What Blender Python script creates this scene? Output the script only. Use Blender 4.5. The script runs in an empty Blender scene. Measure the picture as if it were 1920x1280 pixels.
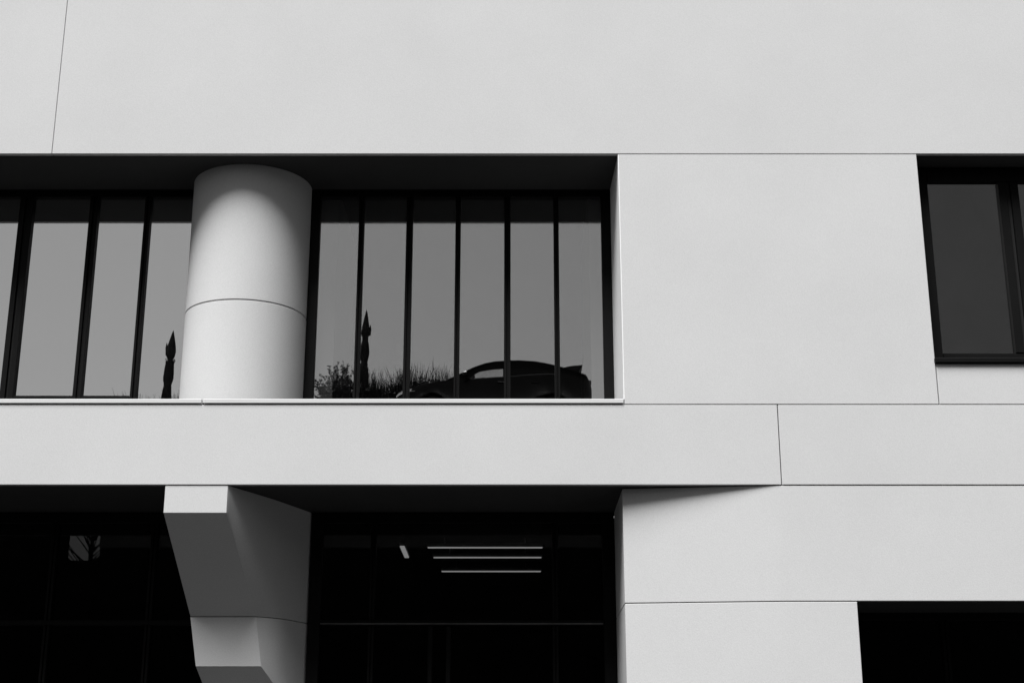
import bpy, bmesh, math, random
from mathutils import Vector, Matrix
R = math.radians
scene = bpy.context.scene
col = scene.collection
rnd = random.Random(7)

# ---------------------------------------------------------------- camera
cam_data = bpy.data.cameras.new('camera')
cam_data.sensor_width = 36.0
cam_data.lens = 51.5
cam_data.clip_end = 3000
cam = bpy.data.objects.new('camera', cam_data)
col.objects.link(cam)
EYE = 1.6
cam.location = (0, 0, EYE)
cam.rotation_euler = (R(90 + 17.5), 0, 0)
scene.camera = cam

# ---------------------------------------------------------------- sky, sun, exposure
SUN_EL, SUN_AZ = R(61), R(205)          # azimuth clockwise from +Y (the facade is looked at along +Y)
w = bpy.data.worlds.new('World')
scene.world = w
w.use_nodes = True
nt = w.node_tree
nt.nodes.clear()
sky = nt.nodes.new('ShaderNodeTexSky')
sky.sky_type = 'NISHITA'
sky.sun_disc = False
sky.sun_elevation = SUN_EL
sky.sun_rotation = SUN_AZ
sky.air_density = 1.2
sky.dust_density = 1.5
bw = nt.nodes.new('ShaderNodeRGBToBW')   # the photograph is black and white
bg = nt.nodes.new('ShaderNodeBackground')
bg.inputs['Strength'].default_value = 0.05
wo = nt.nodes.new('ShaderNodeOutputWorld')
nt.links.new(sky.outputs[0], bw.inputs[0])
nt.links.new(bw.outputs[0], bg.inputs['Color'])
nt.links.new(bg.outputs[0], wo.inputs['Surface'])

sl = bpy.data.lights.new('sun', 'SUN')
sl.energy = 5.0
sl.angle = R(32)
sl.color = (1, 1, 1)
sun = bpy.data.objects.new('sun', sl)
col.objects.link(sun)
to_sun = Vector((math.sin(SUN_AZ) * math.cos(SUN_EL), math.cos(SUN_AZ) * math.cos(SUN_EL), math.sin(SUN_EL)))
sun.rotation_euler = to_sun.to_track_quat('Z', 'Y').to_euler()
sun.location = to_sun * 60

scene.view_settings.view_transform = 'Standard'
scene.view_settings.look = 'None'
scene.view_settings.exposure = 0.38
scene.view_settings.gamma = 1.0
scene.view_settings.use_curve_mapping = False
scene.cycles.max_bounces = 8
scene.cycles.transparent_max_bounces = 16

# ---------------------------------------------------------------- materials (all greys: black and white photograph)
def nodes_of(name):
    m = bpy.data.materials.new(name)
    m.use_nodes = True
    t = m.node_tree
    return m, t, t.nodes['Principled BSDF']

def grey(v):
    return (v, v, v, 1)

def mat_rough(name, v, rough=0.7, var=0.08, scale=6.0, fine=0.0, fine_scale=220.0, bump=0.0, bump_scale=150.0, spec=0.3, pieces=0.0):
    """grey surface with cloudy variation, fine grain and fine relief"""
    m, t, b = nodes_of(name)
    tc = t.nodes.new('ShaderNodeTexCoord')
    geo = t.nodes.new('ShaderNodeNewGeometry')
    off = t.nodes.new('ShaderNodeVectorMath'); off.operation = 'ADD'
    off.inputs[1].default_value = (3.171, 1.377, 2.713)
    t.links.new(geo.outputs['Position'], off.inputs[0])
    rot = t.nodes.new('ShaderNodeVectorRotate'); rot.inputs['Angle'].default_value = 0.71
    rot.inputs['Axis'].default_value = (0.5, 0.3, 0.8)
    t.links.new(off.outputs[0], rot.inputs['Vector'])
    pos = rot.outputs[0]
    n1 = t.nodes.new('ShaderNodeTexNoise')
    n1.inputs['Scale'].default_value = scale
    n1.inputs['Detail'].default_value = 6
    n1.inputs['Roughness'].default_value = 0.6
    t.links.new(pos, n1.inputs['Vector'])
    mr = t.nodes.new('ShaderNodeMapRange')
    mr.inputs['From Min'].default_value = 0.25
    mr.inputs['From Max'].default_value = 0.75
    mr.inputs['To Min'].default_value = v * (1 - var)
    mr.inputs['To Max'].default_value = v * (1 + var)
    t.links.new(n1.outputs[0], mr.inputs['Value'])
    val = mr.outputs[0]
    if fine:
        n2 = t.nodes.new('ShaderNodeTexNoise')
        n2.inputs['Scale'].default_value = fine_scale
        n2.inputs['Detail'].default_value = 2
        t.links.new(pos, n2.inputs['Vector'])
        m2 = t.nodes.new('ShaderNodeMapRange')
        m2.inputs['From Min'].default_value = 0.25
        m2.inputs['From Max'].default_value = 0.75
        m2.inputs['To Min'].default_value = 1 - fine
        m2.inputs['To Max'].default_value = 1 + fine
        t.links.new(n2.outputs[0], m2.inputs['Value'])
        mu = t.nodes.new('ShaderNodeMath')
        mu.operation = 'MULTIPLY'
        t.links.new(val, mu.inputs[0])
        t.links.new(m2.outputs[0], mu.inputs[1])
        val = mu.outputs[0]
    if pieces:
        oi = t.nodes.new('ShaderNodeObjectInfo')
        m4 = t.nodes.new('ShaderNodeMapRange')
        m4.inputs['To Min'].default_value = 1 - pieces; m4.inputs['To Max'].default_value = 1 + pieces
        t.links.new(oi.outputs['Random'], m4.inputs['Value'])
        mu2 = t.nodes.new('ShaderNodeMath'); mu2.operation = 'MULTIPLY'
        t.links.new(val, mu2.inputs[0]); t.links.new(m4.outputs[0], mu2.inputs[1])
        val = mu2.outputs[0]
    t.links.new(val, b.inputs['Base Color'])
    b.inputs['Roughness'].default_value = rough
    b.inputs['Specular IOR Level'].default_value = spec
    if bump:
        n3 = t.nodes.new('ShaderNodeTexNoise')
        n3.inputs['Scale'].default_value = bump_scale
        n3.inputs['Detail'].default_value = 3
        t.links.new(pos, n3.inputs['Vector'])
        bp = t.nodes.new('ShaderNodeBump')
        bp.inputs['Strength'].default_value = bump
        bp.inputs['Distance'].default_value = 0.004
        t.links.new(n3.outputs[0], bp.inputs['Height'])
        t.links.new(bp.outputs[0], b.inputs['Normal'])
    return m

def mat_glass(name, refl, tint):
    """thin clear pane: straight transmission plus a mirror reflection that rises with the angle (Schlick)"""
    m = bpy.data.materials.new(name)
    m.use_nodes = True
    t = m.node_tree
    t.nodes.clear()
    geo = t.nodes.new('ShaderNodeNewGeometry')
    dot = t.nodes.new('ShaderNodeVectorMath')
    dot.operation = 'DOT_PRODUCT'
    t.links.new(geo.outputs['Normal'], dot.inputs[0])
    t.links.new(geo.outputs['Incoming'], dot.inputs[1])
    ab = t.nodes.new('ShaderNodeMath'); ab.operation = 'ABSOLUTE'
    t.links.new(dot.outputs['Value'], ab.inputs[0])
    inv = t.nodes.new('ShaderNodeMath'); inv.operation = 'SUBTRACT'; inv.inputs[0].default_value = 1.0
    t.links.new(ab.outputs[0], inv.inputs[1])
    pw = t.nodes.new('ShaderNodeMath'); pw.operation = 'POWER'; pw.inputs[1].default_value = 5.0
    t.links.new(inv.outputs[0], pw.inputs[0])
    ma = t.nodes.new('ShaderNodeMath'); ma.operation = 'MULTIPLY_ADD'
    ma.inputs[1].default_value = 1 - refl
    ma.inputs[2].default_value = refl
    t.links.new(pw.outputs[0], ma.inputs[0])
    tr = t.nodes.new('ShaderNodeBsdfTransparent'); tr.inputs[0].default_value = grey(tint)
    gl = t.nodes.new('ShaderNodeBsdfGlossy'); gl.inputs['Color'].default_value = grey(1); gl.inputs['Roughness'].default_value = 0.0
    mx = t.nodes.new('ShaderNodeMixShader')
    t.links.new(ma.outputs[0], mx.inputs[0])
    t.links.new(tr.outputs[0], mx.inputs[1])
    t.links.new(gl.outputs[0], mx.inputs[2])
    o = t.nodes.new('ShaderNodeOutputMaterial')
    t.links.new(mx.outputs[0], o.inputs['Surface'])
    return m

def mat_emit(name, s):
    m, t, b = nodes_of(name)
    b.inputs['Base Color'].default_value = grey(0.8)
    b.inputs['Emission Color'].default_value = grey(1)
    b.inputs['Emission Strength'].default_value = s
    return m

M = {}
M['render'] = mat_rough('white_render', 0.61, 0.85, 0.035, 0.9, 0.065, 110.0, 0.2, 110.0, 0.2, pieces=0.012)
M['sill'] = mat_rough('sill_stone', 0.64, 0.6, 0.03, 3.0, 0.03, 130.0, 0.1, 120.0, 0.3)
M['reveal'] = mat_rough('sunlit_reveal_white', 0.95, 0.5, 0.01, 3.0, spec=0.4)  # whiter than the render, so the jamb's sunlit brightness is in the colour
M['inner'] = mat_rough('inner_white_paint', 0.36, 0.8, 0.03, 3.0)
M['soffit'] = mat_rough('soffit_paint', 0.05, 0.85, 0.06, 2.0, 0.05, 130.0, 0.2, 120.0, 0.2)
M['frame'] = mat_rough('black_aluminium', 0.005, 0.5, 0.2, 4.0, 0.0, spec=0.12)
M['glint'] = mat_rough('glint_grey', 0.14, 0.25, 0.3, 3.0, spec=0.5)  # pale colour stands in for light glinting on the transom
M['gasket'] = mat_rough('rubber_gasket', 0.006, 0.6, 0.2, 4.0)
M['core'] = mat_rough('joint_core', 0.03, 0.9, 0.2, 4.0)
M['glass_mid'] = mat_glass('glass_middle', 0.44, 0.95)
M['glass_left'] = mat_glass('glass_left', 0.84, 0.5)
M['glass_right'] = mat_glass('glass_right', 0.55, 0.4)
M['glass_low'] = mat_glass('glass_ground_floor', 0.034, 0.6)
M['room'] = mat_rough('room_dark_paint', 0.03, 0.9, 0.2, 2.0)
M['blind'] = mat_rough('roller_blind', 0.30, 0.9, 0.04, 3.0, 0.05, 300.0)
M['asphalt'] = mat_rough('asphalt', 0.02, 0.9, 0.25, 3.0, 0.25, 90.0, 0.6, 90.0)
M['paving'] = mat_rough('paving', 0.022, 0.9, 0.2, 2.0, 0.15, 60.0)
M['kerb'] = mat_rough('kerb_granite', 0.2, 0.8, 0.15, 8.0, 0.2, 120.0)
M['stone'] = mat_rough('dark_stone', 0.035, 0.95, 0.4, 1.5, 0.3, 20.0, 0.6, 12.0)
M['house'] = mat_rough('grey_house_render', 0.40, 0.9, 0.06, 1.0, 0.05, 60.0)
M['concrete'] = mat_rough('deck_concrete', 0.25, 0.9, 0.15, 1.5, 0.1, 40.0)
M['soil'] = mat_rough('soil', 0.022, 0.95, 0.4, 2.0, 0.3, 30.0)
M['leaf'] = mat_rough('dark_leaf', 0.022, 0.7, 0.4, 3.0)
M['bark'] = mat_rough('bark', 0.05, 0.9, 0.4, 12.0)
M['twig'] = mat_rough('twig', 0.022, 0.9, 0.3, 12.0)
M['tie'] = mat_rough('tie_cord', 0.03, 0.8, 0.2, 12.0)
M['lamp'] = mat_emit('lamp_tube', 0.42)
M['housing'] = mat_rough('lamp_housing', 0.3, 0.5)
def mat_car(name, v, rough, spec=0.5, coat=0.0, metal=0.0):
    m, t, b = nodes_of(name)
    n = t.nodes.new('ShaderNodeTexNoise'); n.inputs['Scale'].default_value = 3.0
    mr = t.nodes.new('ShaderNodeMapRange')
    mr.inputs['To Min'].default_value = v * 0.85; mr.inputs['To Max'].default_value = v * 1.15
    t.links.new(n.outputs[0], mr.inputs['Value']); t.links.new(mr.outputs[0], b.inputs['Base Color'])
    b.inputs['Roughness'].default_value = rough
    b.inputs['Specular IOR Level'].default_value = spec
    b.inputs['Coat Weight'].default_value = coat
    b.inputs['Metallic'].default_value = metal
    return m
M['car_paint'] = mat_car('car_paint', 0.004, 0.18, 0.42, 0.0)
M['car_black'] = mat_car('car_black_plastic', 0.006, 0.6, 0.3)
M['car_dark_glass'] = mat_car('car_dark_glass', 0.004, 0.05, 0.3)
M['car_glass'] = mat_glass('car_clear_glass', 0.03, 0.9)
M['car_trim'] = mat_car('car_belt_trim', 0.10, 0.35, 0.5)
M['car_light'] = mat_car('car_light_lens', 0.55, 0.1, 0.6)
M['car_tail'] = mat_car('car_tail_lens', 0.06, 0.1, 0.6)
M['rubber'] = mat_car('tyre_rubber', 0.02, 0.8, 0.2)
M['alloy'] = mat_car('alloy_rim', 0.35, 0.3, 0.5, 0, 0.9)
M['seat'] = mat_car('seat_cloth', 0.03, 0.9, 0.1)

# ---------------------------------------------------------------- helpers
S = 12.0                                     # metres from the camera to the facade plane
def P(x, d, z):
    """facade units (multiples of the facade distance) to metres"""
    return (x * S, d * S, z * S + EYE)

def empty(name, loc=(0, 0, 0)):
    o = bpy.data.objects.new(name, None)
    o.location = loc
    col.objects.link(o)
    return o

def tag(o, label=None, cat=None, group=None, kind=None):
    if label: o['label'] = label
    if cat: o['category'] = cat
    if group: o['group'] = group
    if kind: o['kind'] = kind
    return o

def build(name, bm, mat, parent=None, smooth=False):
    me = bpy.data.meshes.new(name)
    bmesh.ops.recalc_face_normals(bm, faces=bm.faces[:])
    bm.to_mesh(me)
    bm.free()
    for p in me.polygons:
        p.use_smooth = smooth
    me.materials.append(mat)
    o = bpy.data.objects.new(name, me)
    col.objects.link(o)
    if parent is not None:
        o.parent = parent
        o.matrix_parent_inverse = Matrix.Identity(4)
        wl = Vector((0, 0, 0))
        p = parent
        while p is not None:
            wl += p.location
            p = p.parent
        o.location = -wl if not parent.get('local') else (0, 0, 0)
    return o

def box(bm, x0, x1, y0, y1, z0, z1):
    v = [bm.verts.new(c) for c in ((x0, y0, z0), (x1, y0, z0), (x1, y1, z0), (x0, y1, z0),
                                   (x0, y0, z1), (x1, y0, z1), (x1, y1, z1), (x0, y1, z1))]
    fs = []
    for f in ((0, 1, 2, 3), (4, 7, 6, 5), (0, 4, 5, 1), (1, 5, 6, 2), (2, 6, 7, 3), (3, 7, 4, 0)):
        fs.append(bm.faces.new([v[i] for i in f]))
    return v

def ubox(bm, x0, x1, d0, d1, z0, z1):
    a, b = P(x0, d0, z0), P(x1, d1, z1)
    return box(bm, a[0], b[0], a[1], b[1], a[2], b[2])

def bevel(bm, w, seg=1):
    bmesh.ops.recalc_face_normals(bm, faces=bm.faces[:])
    bmesh.ops.bevel(bm, geom=[e for e in bm.edges if e.calc_face_angle(0) > 0.35], offset=w, segments=seg, affect='EDGES', profile=0.6)

def part_box(name, mat, parent, x0, x1, d0, d1, z0, z1, bev=0.0):
    bm = bmesh.new()
    ubox(bm, x0, x1, d0, d1, z0, z1)
    if bev:
        bevel(bm, bev)
    return build(name, bm, mat, parent)

def prism(bm, pts, z0, z1):
    """plan polygon (metres) between two heights"""
    a = [bm.verts.new((x, y, z0)) for x, y in pts]
    b = [bm.verts.new((x, y, z1)) for x, y in pts]
    n = len(pts)
    bm.faces.new(a[::-1]); bm.faces.new(b)
    for i in range(n):
        bm.faces.new((a[i], a[(i + 1) % n], b[(i + 1) % n], b[i]))

def lathe(bm, prof, cx=0, cy=0, n=48, cap=True):
    rings = []
    for r, z in prof:
        rings.append([bm.verts.new((cx + r * math.cos(2 * math.pi * k / n), cy + r * math.sin(2 * math.pi * k / n), z)) for k in range(n)])
    for a, b in zip(rings, rings[1:]):
        for k in range(n):
            bm.faces.new((a[k], a[(k + 1) % n], b[(k + 1) % n], b[k]))
    if cap:
        bm.faces.new(rings[0][::-1]); bm.faces.new(rings[-1])

def tube(bm, pts, rads, n=5):
    rings = []
    for i, p in enumerate(pts):
        p = Vector(p)
        q = Vector(pts[min(i + 1, len(pts) - 1)]) - Vector(pts[max(i - 1, 0)])
        q.normalize()
        u = q.orthogonal().normalized()
        v = q.cross(u)
        rings.append([bm.verts.new(p + (u * math.cos(2 * math.pi * k / n) + v * math.sin(2 * math.pi * k / n)) * rads[i]) for k in range(n)])
    for a, b in zip(rings, rings[1:]):
        for k in range(n):
            bm.faces.new((a[k], a[(k + 1) % n], b[(k + 1) % n], b[k]))
    bm.faces.new(rings[0][::-1]); bm.faces.new(rings[-1])

# ---------------------------------------------------------------- ground, street, terrace opposite
def struct(name, bm, mat, parent=None):
    o = build(name, bm, mat, parent)
    o['kind'] = 'structure'
    return o
bm = bmesh.new(); box(bm, -900, 900, -900, 900, -0.5, 0.0)
struct('ground', bm, M['soil'])
bm = bmesh.new(); box(bm, -120, 120, -4.0, 8.6, -0.2, 0.004)
struct('road', bm, M['asphalt'])
bm = bmesh.new(); box(bm, -120, 120, 8.8, 24.0, -0.2, 0.12)
struct('pavement', bm, M['paving'])
bm = bmesh.new(); box(bm, -120, 120, 8.604, 8.796, -0.2, 0.125)
struct('kerb', bm, M['kerb'])

DECK = 9.55
bm = bmesh.new()
box(bm, -9.0, 60, -70, -5.6, 0.004, DECK)
struct('terrace', bm, M['asphalt'])
bm = bmesh.new(); box(bm, -60, -9.01, -70, -6.2, 0.004, 6.6)
struct('hillside', bm, M['soil'])

def stone_wall(name, label, x0, x1, y0, y1, top, course_h, coping):
    root = empty(name, ((x0 + x1) / 2, y0, 0))
    tag(root, label, 'wall')
    bm = bmesh.new(); box(bm, x0, x1, y0, y1 - 0.03, 0.004, top)
    build('wall_core', bm, M['core'], root)
    bm = bmesh.new()
    z = 0.01
    while z < top - 0.05:
        h = min(course_h * rnd.uniform(0.85, 1.15), top - z)
        x = x0
        while x < x1 - 0.05:
            l = min(rnd.uniform(0.7, 1.5), x1 - x)
            box(bm, x + 0.008, x + l - 0.008, y1 - 0.03, y1 + rnd.uniform(-0.008, 0.02), z + 0.008, z + h - 0.008)
            x += l
        z += h
    o = build('stone_facing', bm, M['stone'], root)
    o['kind'] = 'stuff'
    if coping:
        bm = bmesh.new(); box(bm, x0, x1, y0 + 0.01, y1 + 0.05, top, coping); bevel(bm, 0.01)
        build('concrete_beam', bm, M['concrete'], root)
    return root
stone_wall('retaining_wall', 'dark stone retaining wall with concrete beam below the parked car, across the street', -8.94, 50, -5.59, -5.2, 6.88, 0.5, DECK - 0.004)
stone_wall('garden_wall', 'lower dark stone wall across the street beyond the gap', -50, -9.73, -5.6, -5.2, 7.5, 0.5, None)
stone_wall('garden_wall', 'short low dark stone wall closing the gap across the street', -9.728, -8.942, -5.6, -5.2, 6.62, 0.5, None)

# grey house on the terrace, mirrored as the plain dark tone in the right window
hs = empty('grey_house', (18, -8, DECK))
tag(hs, 'plain grey house across the street, mirrored as dark tone in the right window', 'house')
def hbox(name, mat, par, *a, bev=0.0):
    bm = bmesh.new(); box(bm, *a)
    if bev: bevel(bm, bev)
    return build(name, bm, mat, par)
HX0, HX1, HY0, HY1, HZ = 9.3, 27.0, -22.0, -8.0, 21.0
hbox('wall', M['house'], hs, HX0, HX1, HY0, HY1, DECK, HZ)
hbox('roof', M['soffit'], hs, HX0 - 0.25, HX1 + 0.25, HY0 - 0.25, HY1 + 0.25, HZ + 0.002, HZ + 0.3, bev=0.02)
for fz in (DECK + 1.0, DECK + 4.2, DECK + 7.6):
    for fy in (-11.0, -15.0, -19.0):
        wn = hbox('window', M['frame'], hs, HX0 - 0.03, HX0 - 0.002, fy - 0.6, fy + 0.6, fz, fz + 1.6, bev=0.008)
        hbox('pane', M['car_dark_glass'], wn, HX0 - 0.034, HX0 - 0.0305, fy - 0.52, fy + 0.52, fz + 0.08, fz + 1.52)
        hbox('sill', M['kerb'], wn, HX0 - 0.12, HX0 - 0.002, fy - 0.68, fy + 0.68, fz - 0.06, fz - 0.004)

# ---------------------------------------------------------------- the building
B = empty('office_building', (0, S, 0))
tag(B, 'white rendered modern office building with deep recessed black windows and round column', 'building')
J = 0.00032                                   # half a panel joint
ZT, ZB, ZS, ZP = 0.4620, 0.2112, 0.2687, 0.2726   # upper soffit, lower soffit, band top, sill top
DU, DL = 1.067, 1.100                         # upper and lower glass planes
BV = 0.003
XL, XR = -0.75, 0.75
# upper wall panels
for a, b in ((XL, -0.3433), (-0.3433, XR)):
    part_box('facade_panel', M['render'], B, a + J * 0.6, b - J * 0.6, 1.0, 1.004, ZT, 0.80, BV)
part_box('backing_wall', M['core'], B, XL, XR, 1.0043, 1.09, ZT + 0.0006, 0.798)
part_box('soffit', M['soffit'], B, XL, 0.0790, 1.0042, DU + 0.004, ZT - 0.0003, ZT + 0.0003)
# wall panels right of the recess, round the right window
RW0, RW1, RWB = 0.3021, 0.462, 0.2985
bm = bmesh.new()
prism(bm, [(0.0796 * S, 1.0 * S), ((RW0 - 2 * J) * S, 1.0 * S), ((RW0 - 2 * J) * S, 1.085 * S), (0.0780 * S, 1.085 * S)], (ZS + J) * S + EYE, (ZT - 2 * J) * S + EYE)
bevel(bm, BV)
build('facade_panel', bm, M['render'], B)
part_box('facade_panel', M['render'], B, RW0, XR, 1.0, 1.085, ZS + J, RWB, BV)
part_box('facade_panel', M['render'], B, RW1, XR, 1.0, 1.085, RWB + 2 * J, ZT - 2 * J, BV)
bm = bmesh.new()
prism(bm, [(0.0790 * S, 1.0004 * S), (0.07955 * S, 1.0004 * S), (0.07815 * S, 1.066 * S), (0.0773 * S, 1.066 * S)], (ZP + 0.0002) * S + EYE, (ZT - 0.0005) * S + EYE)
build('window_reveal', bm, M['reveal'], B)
# floor band
part_box('facade_panel', M['render'], B, XL, 0.1874 - J, 1.0, 1.004, ZB, ZS - J, BV)
part_box('facade_panel', M['render'], B, 0.1874 + J, XR, 1.0, 1.004, ZB, ZS - J, BV)
part_box('backing_wall', M['core'], B, XL, XR, 1.0043, 1.12, ZB + 0.0008, ZS - 0.001)
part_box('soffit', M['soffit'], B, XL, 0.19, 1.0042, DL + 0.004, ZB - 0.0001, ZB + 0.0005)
# window sill in two stones
part_box('sill', M['sill'], B, XL, -0.2186 - 0.0005, 0.9990, 1.0030, ZS + 0.0007, ZP, 0.004)
part_box('sill', M['sill'], B, -0.2186 + 0.0005, 0.0789, 0.9990, 1.0030, ZS + 0.0007, ZP, 0.004)
part_box('ledge_membrane', M['asphalt'], B, XL, 0.0789, 1.0033, DU + 0.02, ZS + 0.0004, ZP - 0.0015)
# ground floor wall at the right: its near end bends back into the recess
def low_wall(x1, z0, z1):
    bm = bmesh.new()
    pts = [(0.0774, 1.011)] + [(0.0774 + 0.1098 * t, 1.0004 + 0.0106 * (1 - t) ** 1.1) for t in [k / 16 for k in range(1, 17)]]
    if x1 > 0.22: pts += [(x1, 1.0004)]
    pts += [(x1, 1.095), (0.0774, 1.0975)]
    prism(bm, [(x * S, d * S) for x, d in pts], z0 * S + EYE, z1 * S + EYE)
    bevel(bm, BV)
    o = build('facade_panel', bm, M['render'], B, True)
    o.data.set_sharp_from_angle(angle=R(25))
    return o
ZJ = 0.1309
low_wall(XR, ZJ + J, ZB - 2 * J)
low_wall(0.234, -0.123, ZJ - J)

# round column, two drums
CX, CY, CR = -0.2034 * S, 1.0640 * S, 0.0458 * S
zc = 0.3535 * S + EYE
for z0, z1 in (((ZP - 0.0016) * S + EYE, zc - 0.005), (zc + 0.005, ZT * S + EYE)):
    bm = bmesh.new()
    lathe(bm, [(CR - 0.004, z0), (CR, z0 + 0.004), (CR, z1 - 0.004), (CR - 0.004, z1)], CX, CY, 96)
    build('column_drum', bm, M['render'], B, True).data.set_sharp_from_angle(angle=R(30))
bm = bmesh.new(); lathe(bm, [(CR - 0.03, ZP * S + EYE + 0.01), (CR - 0.03, ZT * S + EYE - 0.01)], CX, CY, 48)
build('column_core', bm, M['core'], B)

# sculpted pier under the column
def spline(pts, n):
    out = []
    P_ = [pts[0]] + pts + [pts[-1]]
    for i in range(1, len(P_) - 2):
        p0, p1, p2, p3 = P_[i - 1], P_[i], P_[i + 1], P_[i + 2]
        for k in range(n):
            t = k / n
            out.append(tuple(0.5 * ((2 * p1[j]) + (-p0[j] + p2[j]) * t + (2 * p0[j] - 5 * p1[j] + 4 * p2[j] - p3[j]) * t * t + (-p0[j] + 3 * p1[j] - 3 * p2[j] + p3[j]) * t ** 3) for j in (0, 1)))
    out.append(pts[-1])
    return out
def pier(name, levels):
    """levels: (z, front-left, [right side points front to back]) bottom to top"""
    bm = bmesh.new()
    rings = []
    for z, fl, side in levels:
        pl = [fl] + side + [(-0.205, DL + 0.002)]
        rings.append([bm.verts.new(P(x, d, z)) for x, d in pl])
    sharp = []
    for a, b in zip(rings, rings[1:]):
        n = len(a)
        for k in range(n):
            f = bm.faces.new((a[k], a[(k + 1) % n], b[(k + 1) % n], b[k]))
            f.smooth = 0 < k < n - 2
    bm.faces.new(rings[0][::-1]); bm.faces.new(rings[-1])
    bmesh.ops.remove_doubles(bm, verts=bm.verts[:], dist=0.0005)
    bmesh.ops.recalc_face_normals(bm, faces=bm.faces[:])
    me = bpy.data.meshes.new(name)
    bm.to_mesh(me); bm.free()
    me.materials.append(M['render'])
    me.set_sharp_from_angle(angle=R(28))
    o = bpy.data.objects.new(name, me); col.objects.link(o); o.parent = B; o.location = -B.location
    return o
CB = (-0.1517, DL + 0.002)                    # where the right side meets the glass
def side(front, mid):
    return spline([front, mid, CB], 12)
zc1 = 0.1277
s_top = side((-0.1974, 1.0006), (-0.1732, 1.0490))
s_mid = side((-0.1833, 1.0592), (-0.1672, 1.0725))
def cut(curve, d, n=24):
    """the part of a side curve behind depth d, resampled"""
    for (xa, da), (xb, db) in zip(curve, curve[1:]):
        if da <= d <= db:
            t = (d - da) / (db - da); x0 = xa + (xb - xa) * t
    out = []
    for k in range(n + 1):
        dd = d + (CB[1] - d) * k / n
        for (xa, da), (xb, db) in zip(curve, curve[1:]):
            if da - 1e-9 <= dd <= db + 1e-9:
                t = (dd - da) / (db - da); out.append((xa + (xb - xa) * t, dd)); break
    return out
s_mid = cut(s_mid, 1.0592)
pier('pier_head', [
    (zc1 + 0.0003, (-0.2302, 1.0592), s_mid),
    (0.1917, (-0.2407, 1.0006), s_top),
    (ZB - 0.0006, (-0.2407, 1.0006), s_top)])
pier('pier_shaft', [
    (-0.123, (-0.2164, 1.0850), cut(s_mid, 1.085)),
    (0.067, (-0.2164, 1.0850), cut(s_mid, 1.085)),
    (0.0933, (-0.2248, 1.0625), cut(s_mid, 1.0625)),
    (zc1 - 0.0003, (-0.2302, 1.0592), s_mid)])

# ---------------------------------------------------------------- windows
def window(name, label, gl, d, x0, x1, z0, z1, mull, fw, top_w, bot_w, glass_in=0.004, extra=None):
    """part of the building; frame bars, mullions and panes are its sub-parts. mull: (centre x, width, proud)"""
    dd = 0.0055                                # frame depth
    wnd = part_box(name, M['gasket'], B, x0, x1, d + dd, d + dd + 0.002, z0, z0 + bot_w * 0.8)
    if label: wnd['label'] = label
    wnd['local'] = 0
    def sub(nm, mat, *a, bev=0.0):
        return part_box(nm, mat, wnd, *a, bev=bev)
    e = 0.0002
    sub('frame_bar', M['frame'], x0, x0 + fw, d - 0.001, d + dd, z0, z1, bev=0.004)
    sub('frame_bar', M['frame'], x1 - fw, x1, d - 0.001, d + dd, z0, z1, bev=0.004)
    sub('frame_bar', M['frame'], x0 + fw + e, x1 - fw - e, d - 0.001, d + dd, z1 - top_w, z1, bev=0.004)
    sub('frame_bar', M['frame'], x0 + fw + e, x1 - fw - e, d - 0.001, d + dd, z0, z0 + bot_w, bev=0.004)
    xs = [x0 + fw]
    for mx, mw in mull:
        # pair of profiles with a shadow gap between them
        g = mw * 0.10
        sub('mullion', M['frame'], mx - mw / 2, mx - g, d - 0.0015, d + dd, z0 + bot_w + e, z1 - top_w - e, bev=0.003)
        sub('mullion', M['frame'], mx + g, mx + mw / 2, d - 0.0015, d + dd, z0 + bot_w + e, z1 - top_w - e, bev=0.003)
        sub('gasket', M['gasket'], mx - g + 0.0001, mx + g - 0.0001, d + 0.0006, d + dd, z0 + bot_w + e, z1 - top_w - e)
        xs += [mx - mw / 2, mx + mw / 2]
    xs.append(x1 - fw)
    for i in range(0, len(xs), 2):
        bm = bmesh.new()
        ubox(bm, xs[i] - 0.0004, xs[i + 1] + 0.0004, d + glass_in * 0.5, d + glass_in * 0.5 + 0.0008, z0 + bot_w * 0.9, z1 - top_w * 0.95)
        build('pane', bm, gl, wnd)
    return wnd, sub, xs

mid, mid_sub, _ = window('ribbon_window', 'wide six-pane black window right of the column, mirroring a car', M['glass_mid'], DU, -0.1587, 0.0783, 0.276, ZT - 0.0004,
    [(-0.1179, 0.0040), (-0.0802, 0.0050), (-0.0422, 0.0040), (-0.0036, 0.0050), (0.0345, 0.0040)], 0.0085, 0.0062, 0.012)
left, left_sub, lxs = window('ribbon_window', 'black window running out of the picture left of the column', M['glass_left'], DU, XL, -0.2300, 0.276, ZT - 0.0004,
    [(-0.640, 0.0046), (-0.587, 0.0065), (-0.534, 0.0046), (-0.481, 0.0065), (-0.4275, 0.0046), (-0.3815, 0.0104), (-0.3283, 0.0066), (-0.2860, 0.0047)], 0.0085, 0.0062, 0.0135)
for a, b in ((-0.3763, -0.3316), (-0.3250, -0.2890)):
    left_sub('sash_rail', M['frame'], a, b, DU - 0.0012, DU + 0.004, 0.2896, 0.2934, bev=0.003)

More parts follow.
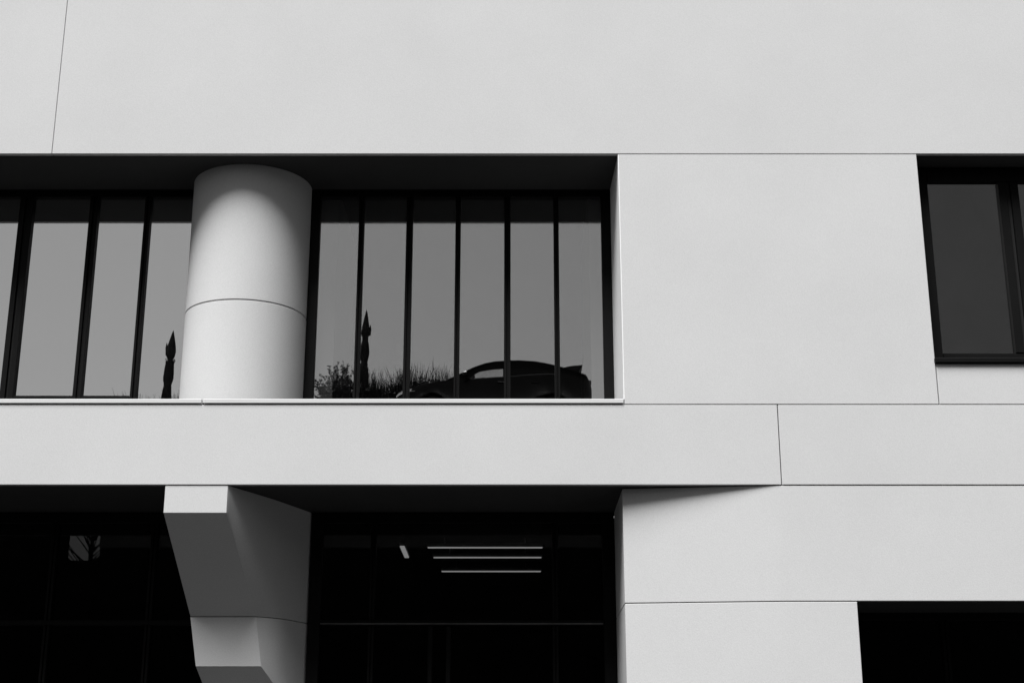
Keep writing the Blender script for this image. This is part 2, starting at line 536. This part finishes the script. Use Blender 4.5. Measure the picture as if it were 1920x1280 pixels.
# right window: two sashes in a shallow recess with a metal sill
DR = 1.0235
rw, rw_sub, rxs = window('casement_window', 'black framed two-sash window at the right edge with grey panes', M['glass_right'], DR, RW0, RW1, RWB, ZT - 0.0012,
    [(0.3755, 0.0150)], 0.0125, 0.0115, 0.0150)
for a, b in ((RW0 + 0.0105, 0.3690), (0.3820, RW1 - 0.0105)):
    pass
part_box('window_sill', M['frame'], B, RW0 - 0.0012, RW1, 0.9975, DR - 0.0016, RWB + 0.0004, RWB + 0.0042, 0.006)
part_box('roller_blind', M['blind'], B, RW0 + 0.005, RW1 - 0.005, DR + 0.03, DR + 0.0305, RWB + 0.012, ZT - 0.008)
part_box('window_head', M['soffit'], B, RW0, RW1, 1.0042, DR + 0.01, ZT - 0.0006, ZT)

# ground floor entrance glazing
ent, ent_sub, exs = window('entrance_glazing', 'dark glazed entrance screen with transom right of the pier', M['glass_low'], DL, -0.1517, 0.0772, -0.122, ZB - 0.0008,
    [(-0.1044, 0.0042), (0.0323, 0.0042)], 0.0090, 0.0075, 0.012)
ent_sub('transom', M['frame'], -0.1425, 0.0680, DL - 0.003, DL + 0.004, 0.1262, 0.1298, bev=0.004)
ent_sub('transom_glint', M['glint'], -0.1420, 0.0675, DL - 0.0036, DL - 0.0031, 0.1266, 0.1274)  # thin strip added as the glint along the transom
for x in (-0.0605, -0.0470):
    ent_sub('door_stile', M['frame'], x - 0.0016, x + 0.0016, DL - 0.0018, DL + 0.003, -0.118, 0.1255, bev=0.003)
lg, lg_sub, _ = window('ground_floor_glazing', 'black ground floor glazing left of the pier', M['glass_low'], DL, XL, -0.2060, -0.122, ZB - 0.0008,
    [(-0.62, 0.0046), (-0.53, 0.0046), (-0.4400, 0.0046), (-0.3450, 0.0046), (-0.2700, 0.0046)], 0.0090, 0.0075, 0.012)
lg_sub('transom', M['frame'], XL + 0.01, -0.216, DL - 0.003, DL + 0.004, 0.1262, 0.1298, bev=0.004)
DW = 1.06
rg, rg_sub, _ = window('ground_floor_glazing', 'black ground floor window in the lower right corner', M['glass_low'], DW, 0.234, XR, -0.122, ZJ + 0.0004,
    [(0.309, 0.0046), (0.40, 0.0046), (0.49, 0.0046)], 0.0080, 0.0060, 0.012)
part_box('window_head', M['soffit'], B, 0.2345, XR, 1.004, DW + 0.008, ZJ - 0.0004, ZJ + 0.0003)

# rooms behind the glass
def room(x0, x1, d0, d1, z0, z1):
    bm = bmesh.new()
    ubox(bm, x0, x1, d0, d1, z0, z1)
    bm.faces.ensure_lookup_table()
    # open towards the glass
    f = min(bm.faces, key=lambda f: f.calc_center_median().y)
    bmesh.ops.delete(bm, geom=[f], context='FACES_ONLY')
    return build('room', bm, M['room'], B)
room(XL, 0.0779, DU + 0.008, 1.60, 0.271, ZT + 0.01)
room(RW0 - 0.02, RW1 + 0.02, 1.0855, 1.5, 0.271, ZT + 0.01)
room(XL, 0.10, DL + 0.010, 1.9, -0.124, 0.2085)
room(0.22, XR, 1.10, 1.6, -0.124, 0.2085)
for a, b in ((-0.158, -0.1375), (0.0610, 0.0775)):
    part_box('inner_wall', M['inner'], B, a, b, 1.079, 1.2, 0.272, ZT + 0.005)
# remaining shell of the building
bm = bmesh.new(); ubox(bm, XL, XR, 1.0915, 1.62, 0.475, 0.79)
build('roof_block', bm, M['core'], B)

# lit tube lamps under the entrance ceiling
def lamp(label, x0, x1, y0, y1, zz):
    root = empty('ceiling_lamp', ((x0 + x1) / 2, (y0 + y1) / 2, zz))
    tag(root, label, 'lamp', 'tube lamps behind the entrance glass')
    bm = bmesh.new(); box(bm, x0, x1, y0, y1, zz, zz + 0.011); bevel(bm, 0.003)
    build('diffuser', bm, M['lamp'], root)
    bm = bmesh.new(); box(bm, x0 - 0.01, x1 + 0.01, y0 - 0.004, y1 + 0.004, zz + 0.0115, zz + 0.045)
    for f in (0.15, 0.85):
        if x1 - x0 > y1 - y0:
            px = x0 + (x1 - x0) * f; py = (y0 + y1) / 2
        else:
            px = (x0 + x1) / 2; py = y0 + (y1 - y0) * f
        box(bm, px - 0.006, px + 0.006, py - 0.006, py + 0.006, zz + 0.0451, 0.2084 * S + EYE)
    build('housing', bm, M['housing'], root)
LZ = 2.40
for (xa, xb, yy, t, lab) in ((802, 1017, 1027, 14.35, 'topmost of three parallel lit tube lamps behind the entrance glass'),
                             (813, 1015, 1045.5, 14.95, 'middle of three parallel lit tube lamps behind the entrance glass'),
                             (828, 1014, 1071.5, 15.88, 'lowest of three parallel lit tube lamps behind the entrance glass')):
    v = 640 - yy
    Y = 2619 - v * 0.3007
    z = (825.7 + v * 0.9537) / Y
    d = LZ / z
    lamp(lab, (xa - 960) / Y * d, (xb - 960) / Y * d, d - 0.013, d + 0.013, EYE + LZ - 0.0)
lamp('short slanting lit tube lamp left of the three parallel ones', -1.10, -1.055, 14.30, 14.98, EYE + LZ)

# ---------------------------------------------------------------- car on the terrace across the street
CARX, CARY = -2.62, -6.65
car = empty('parked_car', (CARX + 2.2, CARY, DECK))
tag(car, 'dark coupe-roofed crossover car with rear spoiler, mirrored in the wide window', 'car')
def cbuild(name, bm, mat, parent=None, smooth=False, label=None):
    for v in bm.verts:
        v.co += Vector((CARX, CARY, DECK))
    o = build(name, bm, mat, parent or car, smooth)
    if smooth:
        o.data.set_sharp_from_angle(angle=R(35))
    if label: o['label'] = label
    return o
TOP = [(0.0, 0.72), (0.06, 0.78), (0.28, 0.866), (0.61, 1.005), (0.958, 1.073), (1.19, 1.105), (1.478, 1.261), (1.766, 1.428), (2.0, 1.52), (2.228, 1.573),
       (2.57, 1.596), (2.78, 1.596), (3.15, 1.567), (3.50, 1.486), (3.73, 1.414), (4.13, 1.27), (4.30, 1.195)]
BELT = [(0.0, 0.70), (0.28, 0.83), (0.61, 0.96), (0.958, 1.03), (1.19, 1.06), (1.68, 1.09), (2.39, 1.135), (2.92, 1.18), (3.35, 1.205), (3.79, 1.20), (4.30, 1.17), (4.33, 1.16), (4.40, 0.9)]
def interp(tab, x):
    if x <= tab[0][0]: return tab[0][1]
    for (a, b), (c, d) in zip(tab, tab[1:]):
        if x <= c: return b + (d - b) * (x - a) / (c - a)
    return tab[-1][1]
def halfw(x):
    if x < 0.7: return 0.915 * (0.70 + 0.30 * math.sqrt(max(0, 1 - ((0.7 - x) / 0.7) ** 2)))
    if x > 3.7: return 0.915 * (0.80 + 0.20 * math.sqrt(max(0, 1 - ((x - 3.7) / 0.72) ** 2)))
    return 0.915
# lower body: loft of sections, closed at the belt line
bm = bmesh.new()
rings = []
xs_ = [0.0, 0.04, 0.12, 0.28, 0.45, 0.61, 0.8, 0.958, 1.19, 1.45, 1.68, 2.0, 2.39, 2.92, 3.35, 3.6, 3.79, 4.05, 4.2, 4.30, 4.36, 4.40]
WHEELS = (0.86, 3.52)
for x in xs_:
    hb = interp(BELT, x); hw = halfw(x)
    lo = 0.24 if 0.15 < x < 4.25 else 0.34
    if x <= 1.19: ht = interp(TOP, x)
    elif x < 4.0: ht = hb - 0.02
    else: ht = hb
    for wx in WHEELS:                          # wheel arch
        dx = abs(x - wx)
        if dx < 0.40: lo = max(lo, 0.34 + math.sqrt(max(0, 0.40 ** 2 - dx ** 2)))
    mid_ = max(lo + 0.04, min(0.62, hb - 0.12))
    sec = [(-hw * 0.93, lo), (-hw * 0.985, max(lo + 0.02, 0.42)), (-hw, mid_), (-hw * 0.985, hb - 0.05), (-hw * 0.955, hb),
           (-hw * 0.72, hb + (ht - hb) * 0.72), (0, ht)]
    sec = sec + [(-y, z) for y, z in sec[-2::-1]]
    rings.append([bm.verts.new((x, y, z)) for y, z in sec])
for a, b in zip(rings, rings[1:]):
    n = len(a)
    for k in range(n - 1):
        bm.faces.new((a[k], a[k + 1], b[k + 1], b[k]))
    bm.faces.new((a[-1], a[0], b[0], b[-1]))
bm.faces.new(rings[0][::-1]); bm.faces.new(rings[-1])
cbuild('body', bm, M['car_paint'], None, True)
# greenhouse sides
WTOP = [(1.68, 1.10), (1.76, 1.185), (1.88, 1.268), (2.05, 1.305), (2.2, 1.327), (2.44, 1.347)]
def ygh(x, z):
    hb = interp(BELT, x)
    t = max(0, (z - hb) / 0.46)
    return 0.870 - 0.20 * t
for s in (-1, 1):
    bm = bmesh.new()
    def strip(f_lo, f_hi, x0, x1, n, dy=0.0):
        prev = None
        for k in range(n + 1):
            x = x0 + (x1 - x0) * k / n
            lo, hi = f_lo(x), f_hi(x)
            a = bm.verts.new((x, s * (ygh(x, lo) + dy), lo)); b = bm.verts.new((x, s * (ygh(x, hi) + dy), hi))
            if prev: bm.faces.new((prev[0], a, b, prev[1]))
            prev = (a, b)
    top = lambda x: interp(TOP, x) - 0.02
    belt = lambda x: interp(BELT, x) - 0.01
    strip(belt, top, 1.19, 1.68, 8)
    strip(lambda x: interp(WTOP, x), top, 1.68, 2.44, 14)
    strip(belt, top, 2.42, 4.28, 26)
    bmesh.ops.solidify(bm, geom=bm.faces[:], thickness=0.03)
    cbuild('side_frame', bm, M['car_paint'], None, True)
    bm = bmesh.new()                           # front door glass
    strip(lambda x: interp(BELT, x) - 0.005, lambda x: interp(WTOP, x) + 0.005, 1.70, 2.43, 10, -0.012)
    cbuild('front_door_glass', bm, M['car_glass'])
    bm = bmesh.new()                           # tinted rear glass
    RT = [(2.56, 1.36), (2.9, 1.365), (3.2, 1.34), (3.45, 1.29), (3.62, 1.235)]
    strip(lambda x: interp(BELT, x) + 0.012, lambda x: max(interp(RT, x), interp(BELT, x) + 0.014), 2.56, 3.62, 12, 0.006)
    cbuild('rear_door_glass', bm, M['car_dark_glass'], None, True)
    bm = bmesh.new()                           # bright trim along the belt line
    strip(lambda x: interp(BELT, x) - 0.012, lambda x: interp(BELT, x) + 0.004, 1.70, 3.70, 24, 0.012)
    cbuild('belt_trim', bm, M['car_trim'])
    # door mirror
    bm = bmesh.new()
    bmesh.ops.create_uvsphere(bm, u_segments=16, v_segments=10, radius=1)
    for v in bm.verts:
        v.co = Vector((1.60 + v.co.x * 0.075 * (1.2 if v.co.x < 0 else 0.6), s * (0.985 + v.co.y * 0.10), 1.16 + v.co.z * 0.075))
    box(bm, 1.60, 1.68, min(s * 0.84, s * 0.93), max(s * 0.84, s * 0.93), 1.09, 1.125)
    cbuild('door_mirror', bm, M['car_paint'], None, True)
    # headlight, tail light, door handles
    bm = bmesh.new()
    pr = [(0.03, 0.70, 0.735), (0.10, 0.73, 0.80), (0.28, 0.79, 0.855), (0.46, 0.80, 0.885)]
    prev = None
    for x, z0, z1 in pr:
        hw = halfw(x)
        y0 = s * (hw * 0.99 + 0.004)
        a = bm.verts.new((x, y0, z0)); b = bm.verts.new((x, s * (hw * 0.955), z1)); c = bm.verts.new((x - 0.02, s * (hw * 0.62), z1 + 0.012)); d = bm.verts.new((x - 0.03, s * hw * 0.62, z0))
        if prev:
            for k in range(3):
                bm.faces.new((prev[k], (a, b, c, d)[k], (a, b, c, d)[k + 1], prev[k + 1]))
        prev = (a, b, c, d)
    cbuild('headlight', bm, M['car_light'], None, True)
    bm = bmesh.new()
    box(bm, 4.20, 4.395, min(s * 0.50, s * 0.80), max(s * 0.50, s * 0.80), 0.97, 1.08); bevel(bm, 0.02, 2)
    cbuild('tail_light', bm, M['car_tail'])
    for hx in (2.30, 3.05):
        bm = bmesh.new(); box(bm, hx, hx + 0.19, min(s * 0.90, s * 0.935), max(s * 0.90, s * 0.935), 0.985, 1.01); bevel(bm, 0.008)
        cbuild('door_handle', bm, M['car_black'])
    # seats
    bm = bmesh.new()
    box(bm, 2.38, 2.50, s * 0.38 - 0.24, s * 0.38 + 0.24, 0.6, 1.17); bevel(bm, 0.05, 2)
    box(bm, 2.44, 2.52, s * 0.38 - 0.12, s * 0.38 + 0.12, 1.16, 1.34)
    cbuild('front_seat', bm, M['seat'])
    for wx in WHEELS:
        bm = bmesh.new()
        lathe(bm, [(0.20, -0.10), (0.32, -0.11), (0.345, -0.08), (0.345, 0.08), (0.32, 0.11), (0.20, 0.10)], 0, 0, 28)
        for v in bm.verts: v.co = Vector((wx + v.co.x, s * 0.80 + v.co.z, 0.347 + v.co.y))
        wh = cbuild('wheel', bm, M['rubber'], None, True)
        bm = bmesh.new()
        lathe(bm, [(0.22, 0.0), (0.22, 0.02), (0.05, 0.012)], 0, 0, 20)
        for k in range(5):
            a = 2 * math.pi * k / 5
            vs = box(bm, 0.04, 0.21, -0.025, 0.025, 0.013, 0.035)
            bmesh.ops.rotate(bm, verts=vs, cent=(0, 0, 0), matrix=Matrix.Rotation(a, 3, 'Z'))
        for v in bm.verts: v.co = Vector((wx + v.co.x, s * (0.912 + v.co.z), 0.347 + v.co.y))
        rim = cbuild('rim', bm, M['alloy'], wh)
# roof; unseen glass opening added so sky light brightens the front windows
def roof_z(x, y):
    return interp(TOP, x) - 0.05 * (abs(y) / 0.66) ** 2.5
bm = bmesh.new()
rx = [1.19, 1.34, 1.478, 1.62, 1.766, 1.88, 2.0, 2.12, 2.228, 2.4, 2.57, 2.78, 2.96, 3.15, 3.33, 3.50, 3.73, 3.93, 4.13, 4.30]
ry = [-1, -0.8, -0.55, -0.2, 0.2, 0.55, 0.8, 1]
grid = []
for x in rx:
    hwid = ygh(x, interp(TOP, x) - 0.05) + 0.012
    grid.append([bm.verts.new((x, t * hwid, roof_z(x, t * 0.66))) for t in ry])
added_glass = bmesh.new()
for i in range(len(rx) - 1):
    for k in range(len(ry) - 1):
        q = (grid[i][k], grid[i][k + 1], grid[i + 1][k + 1], grid[i + 1][k])
        if 1.7 < rx[i] < 2.9 and 0 < k < len(ry) - 2:
            added_glass.faces.new([added_glass.verts.new(v.co) for v in q])
        else:
            bm.faces.new(q)
loose = [v for v in bm.verts if not v.link_faces]
for v in loose: bm.verts.remove(v)
bmesh.ops.solidify(bm, geom=bm.faces[:], thickness=0.025)
cbuild('roof', bm, M['car_paint'], None, True)
bmesh.ops.remove_doubles(added_glass, verts=added_glass.verts[:], dist=0.0005)
cbuild('added_roof_glass', added_glass, M['car_glass'], None, True)
# spoiler
bm = bmesh.new()
prof = [(3.70, 1.425), (3.93, 1.48), (4.22, 1.506), (4.16, 1.42), (4.12, 1.27), (3.95, 1.34)]
a = [bm.verts.new((x, -0.60, z)) for x, z in prof]; b = [bm.verts.new((x, 0.60, z)) for x, z in prof]
bm.faces.new(a); bm.faces.new(b[::-1])
for k in range(len(prof)):
    bm.faces.new((a[k], b[k], b[(k + 1) % len(prof)], a[(k + 1) % len(prof)]))
bevel(bm, 0.012)
cbuild('rear_spoiler', bm, M['car_black'])
bm = bmesh.new()
pts = [(3.16, 1.55), (3.40, 1.50), (3.38, 1.62), (3.30, 1.68), (3.24, 1.72), (3.20, 1.69)]
a = [bm.verts.new((x, -0.022, z)) for x, z in pts]; b = [bm.verts.new((x, 0.022, z)) for x, z in pts]
bm.faces.new(a); bm.faces.new(b[::-1])
for k in range(len(pts)): bm.faces.new((a[k], b[k], b[(k + 1) % len(pts)], a[(k + 1) % len(pts)]))
cbuild('roof_antenna', bm, M['car_black'])
# steering wheel and dashboard
bm = bmesh.new()
ring = [(1.90 + 0.06 * math.sin(t), 0.38 + 0.18 * math.cos(t), 1.08 + 0.17 * math.sin(t)) for t in [2 * math.pi * k / 20 for k in range(21)]]
tube(bm, ring, [0.022] * 21, 6)
cbuild('steering_wheel', bm, M['car_black'])
bm = bmesh.new(); box(bm, 1.40, 1.78, -0.78, 0.78, 0.85, 1.10); bevel(bm, 0.03, 2)
cbuild('dashboard', bm, M['car_black'])
bm = bmesh.new(); box(bm, -0.01, 0.02, -0.3, 0.3, 0.45, 0.60); bevel(bm, 0.006)
cbuild('grille', bm, M['car_black'])

# ---------------------------------------------------------------- planting on the terrace
def blade(bm, p, d, l, wd):
    """slim three-sided leaf spike"""
    d = Vector(d).normalized()
    u = d.orthogonal().normalized(); v = d.cross(u)
    p = Vector(p)
    base = [bm.verts.new(p + (u * math.cos(a) + v * math.sin(a)) * wd) for a in (0, 2.1, 4.2)]
    tip = bm.verts.new(p + d * l)
    for k in range(3): bm.faces.new((base[k], base[(k + 1) % 3], tip))

def tied_cypress(label, x, y, h, prof, prong, seed, lean):
    """columnar cypress bound with cords: prof = (fraction of height, radius)"""
    r = random.Random(seed)
    root = empty('cypress', (x, y, DECK))
    tag(root, label, 'tree', 'bound cypresses on the terrace')
    bm = bmesh.new()
    tube(bm, [(x, y, DECK), (x, y, DECK + 0.35 * h), (x + lean, y, DECK + 0.9 * h)], [0.06, 0.045, 0.012], 8)
    build('trunk', bm, M['bark'], root)
    bm = bmesh.new()
    def rad(f):
        return interp(prof, f)
    N = 40
    rings = []
    for i in range(N + 1):
        f = 0.03 + 0.965 * i / N
        rr = rad(f) * 0.9
        cxx = x + lean * f
        rings.append([bm.verts.new((cxx + rr * math.cos(2 * math.pi * k / 18) * (1 + 0.06 * math.sin(3 * k + i * 0.4)), y + rr * math.sin(2 * math.pi * k / 18), DECK + f * h)) for k in range(18)])
    for a, b in zip(rings, rings[1:]):
        for k in range(18): bm.faces.new((a[k], a[(k + 1) % 18], b[(k + 1) % 18], b[k]))
    bm.faces.new(rings[0][::-1]); bm.faces.new(rings[-1])
    for i in range(2600):
        f = 0.04 + 0.93 * r.random()
        a = r.uniform(0, 2 * math.pi)
        rr = rad(f) * 0.93
        out = Vector((math.cos(a), math.sin(a), 0))
        slope = (rad(min(1, f + 0.03)) - rad(f)) / (0.03 * h)
        d = Vector((out.x * (slope + r.uniform(-0.02, 0.06)), out.y * (slope + r.uniform(-0.02, 0.06)), 1))
        blade(bm, (x + lean * f + out.x * rr, y + out.y * rr, DECK + f * h), d, r.uniform(0.03, 0.08), 0.008)
    for (dx, f0, f1) in prong:
        tube(bm, [(x + lean * f0 + dx * 0.7, y, DECK + f0 * h), (x + lean * f0 + dx, y, DECK + (f0 * 0.4 + f1 * 0.6) * h), (x + lean * f0 + dx * 1.03, y, DECK + f1 * h)], [0.05, 0.03, 0.004], 7)
    build('crown', bm, M['leaf'], root)
    for i in range(1, len(prof) - 1):
        if prof[i][1] < prof[i - 1][1] and prof[i][1] < prof[i + 1][1]:
            f, rr = prof[i]
            bm = bmesh.new()
            tube(bm, [(x + lean * f + (rr + 0.004) * math.cos(t), y + (rr + 0.004) * math.sin(t), DECK + f * h) for t in [2 * math.pi * k / 20 for k in range(21)]], [0.009] * 21, 5)
            build('binding_cord', bm, M['tie'], root)
VY = 2 * DU * S                                # mirror: real y = VY - virtual depth
YP = VY - 34.0
tied_cypress('taller bound cypress, mirrored beside the bushes in the wide window', -3.625, YP, 3.62,
    [(0, .1), (.4, .13), (.532, .134), (.60, .100), (.622, .068), (.635, .090), (.683, .124), (.75, .10), (.796, .048), (.805, .092), (.825, .112), (.86, .10), (.93, .052), (.975, .018), (1, .003)],
    [(0.112, 0.815, 0.888)], 3, 0.06)
tied_cypress('shorter bound cypress, mirrored in the glass just left of the round column', -8.37, YP, 3.08,
    [(0, .1), (.35, .13), (.455, .124), (.53, .100), (.544, .070), (.56, .105), (.60, .13), (.68, .118), (.735, .10), (.739, .13), (.746, .135), (.750, .10), (.755, .055), (.775, .10), (.818, .122), (.87, .10), (.93, .055), (.975, .02), (1, .003)],
    [(-0.115, 0.79, 0.895), (-0.08, 0.79, 0.885)], 5, 0.10)

def leafy_bush(label, x, y, h, rad_, seed, n=150):
    r = random.Random(seed)
    root = empty('shrub', (x, y, DECK)); tag(root, label, 'shrub')
    bs, bl = bmesh.new(), bmesh.new()
    for i in range(n):
        a = r.uniform(0, 2 * math.pi); t = r.random() ** 0.6
        hh = h * r.uniform(0.35, 1.0) * (1 - 0.35 * t)
        tip = Vector((math.cos(a) * rad_ * t, math.sin(a) * rad_ * t, hh))
        pts = [Vector((math.cos(a) * 0.1 * t, math.sin(a) * 0.1 * t, 0)), tip * 0.5 + Vector((0, 0, 0.12 * h)), tip + Vector((r.uniform(-.08, .08), r.uniform(-.08, .08), 0))]
        pts = [p + Vector((x, y, DECK)) for p in pts]
        tube(bs, pts, [0.012, 0.007, 0.002], 3)
        for k in range(60):
            f = r.uniform(0.25, 1.0)
            p = pts[0].lerp(pts[1], f * 2) if f < 0.5 else pts[1].lerp(pts[2], f * 2 - 1)
            d = Vector((r.uniform(-1, 1), r.uniform(-1, 1), r.uniform(-0.3, 0.9)))
            l = r.uniform(0.04, 0.09); d.normalize(); u = d.orthogonal().normalized() * l * 0.22
            q = [bl.verts.new(p), bl.verts.new(p + d * l * 0.5 + u), bl.verts.new(p + d * l), bl.verts.new(p + d * l * 0.5 - u)]
            bl.faces.new(q)
    build('stems', bs, M['twig'], root)
    build('crown', bl, M['leaf'], root)
def broom_bush(label, x, y, h, rad_, seed, clumps=9):
    """clumps of upright springy twigs over a dense dark base"""
    r = random.Random(seed)
    root = empty('shrub', (x, y, DECK)); tag(root, label, 'shrub')
    bm, bl = bmesh.new(), bmesh.new()
    for c in range(clumps):
        cx_ = x + rad_ * (2 * (c + 0.5) / clumps - 1) + r.uniform(-.06, .06)
        cy_ = y + r.uniform(-.3, .3)
        ch = h * r.uniform(0.86, 1.0)
        for i in range(70):
            a = r.uniform(0, 2 * math.pi); lean = r.uniform(0, 0.85) ** 1.2
            hh = ch * (0.72 + 0.28 * r.random() ** 1.6)
            b0 = Vector((cx_ + r.uniform(-.08, .08), cy_ + r.uniform(-.08, .08), DECK))
            m0 = b0 + Vector((math.cos(a) * lean * 0.12, math.sin(a) * lean * 0.12, hh * 0.6))
            tip = b0 + Vector((math.cos(a) * lean * 0.62, math.sin(a) * lean * 0.62, hh))
            tube(bm, [b0, m0, tip], [0.012, 0.008, 0.0025], 3)
            for k in range(3):
                f = r.uniform(0.1, 0.8); p = m0.lerp(tip, f)
                blade(bm, p, (tip - m0).normalized() + Vector((r.uniform(-.4, .4), r.uniform(-.4, .4), 0.2)), r.uniform(0.08, 0.2), 0.005)
        for i in range(900):
            p = Vector((cx_ + r.gauss(0, 0.13), cy_ + r.gauss(0, 0.16), DECK + ch * 0.76 * (1 - r.random() ** 2 * 0.9) * r.uniform(0.75, 1.0)))
            d = Vector((r.uniform(-1, 1), r.uniform(-1, 1), r.uniform(0.2, 2))).normalized(); l = r.uniform(0.06, 0.13); u = d.orthogonal().normalized() * l * 0.2
            bl.faces.new([bl.verts.new(p), bl.verts.new(p + d * l * 0.5 + u), bl.verts.new(p + d * l), bl.verts.new(p + d * l * 0.5 - u)])
    build('stems', bm, M['twig'], root)
    build('crown', bl, M['leaf'], root)
leafy_bush('small-leaved bush mirrored at the left end of the planting in the wide window', -4.10, YP + 0.3, 2.42, 0.74, 11, 330)
broom_bush('dense twiggy shrub mirrored just right of the taller bound cypress', -3.0, YP - 0.2, 2.26, 0.62, 12, 12)
broom_bush('spiky broom shrub mirrored above the bonnet of the car', -2.05, YP - 0.3, 2.34, 0.62, 13, 12)
broom_bush('low shrub whose twig tips show in the glass left of the column', -8.95, YP + 0.1, 1.50, 0.3, 14, 4)
broom_bush('low dark shrub mirrored at the edge of the column beside the shorter cypress', -7.95, YP + 0.1, 1.55, 0.3, 15, 5)

# small bare tree seen in the gap between the walls
def bare_tree(label, x, y, z0, h, seed):
    r = random.Random(seed)
    root = empty('bare_tree', (x, y, z0)); tag(root, label, 'tree')
    bt, bc = bmesh.new(), bmesh.new()
    tube(bt, [(x, y, z0), (x + 0.03, y, z0 + h * 0.5), (x - 0.02, y, z0 + h)], [0.06, 0.04, 0.01], 7)
    for i in range(75):
        f = r.uniform(0.0, 0.95); a = r.uniform(0, 6.28); l = h * 0.4 * (1.1 - f)
        p0 = Vector((x, y, z0 + h * f)); p1 = p0 + Vector((math.cos(a) * l * .6, math.sin(a) * l * .6, l * .5)); p2 = p1 + Vector((math.cos(a + .5) * l * .4, math.sin(a) * l * .3, l * .4))
        tube(bc, [p0, p1, p2], [0.025, 0.015, 0.004], 4)
    build('trunk', bt, M['bark'], root); build('crown', bc, M['twig'], root)
bare_tree('small leafless tree in the gap between the dark walls across the street', -10.0, -8.2, 6.6, 3.0, 21)
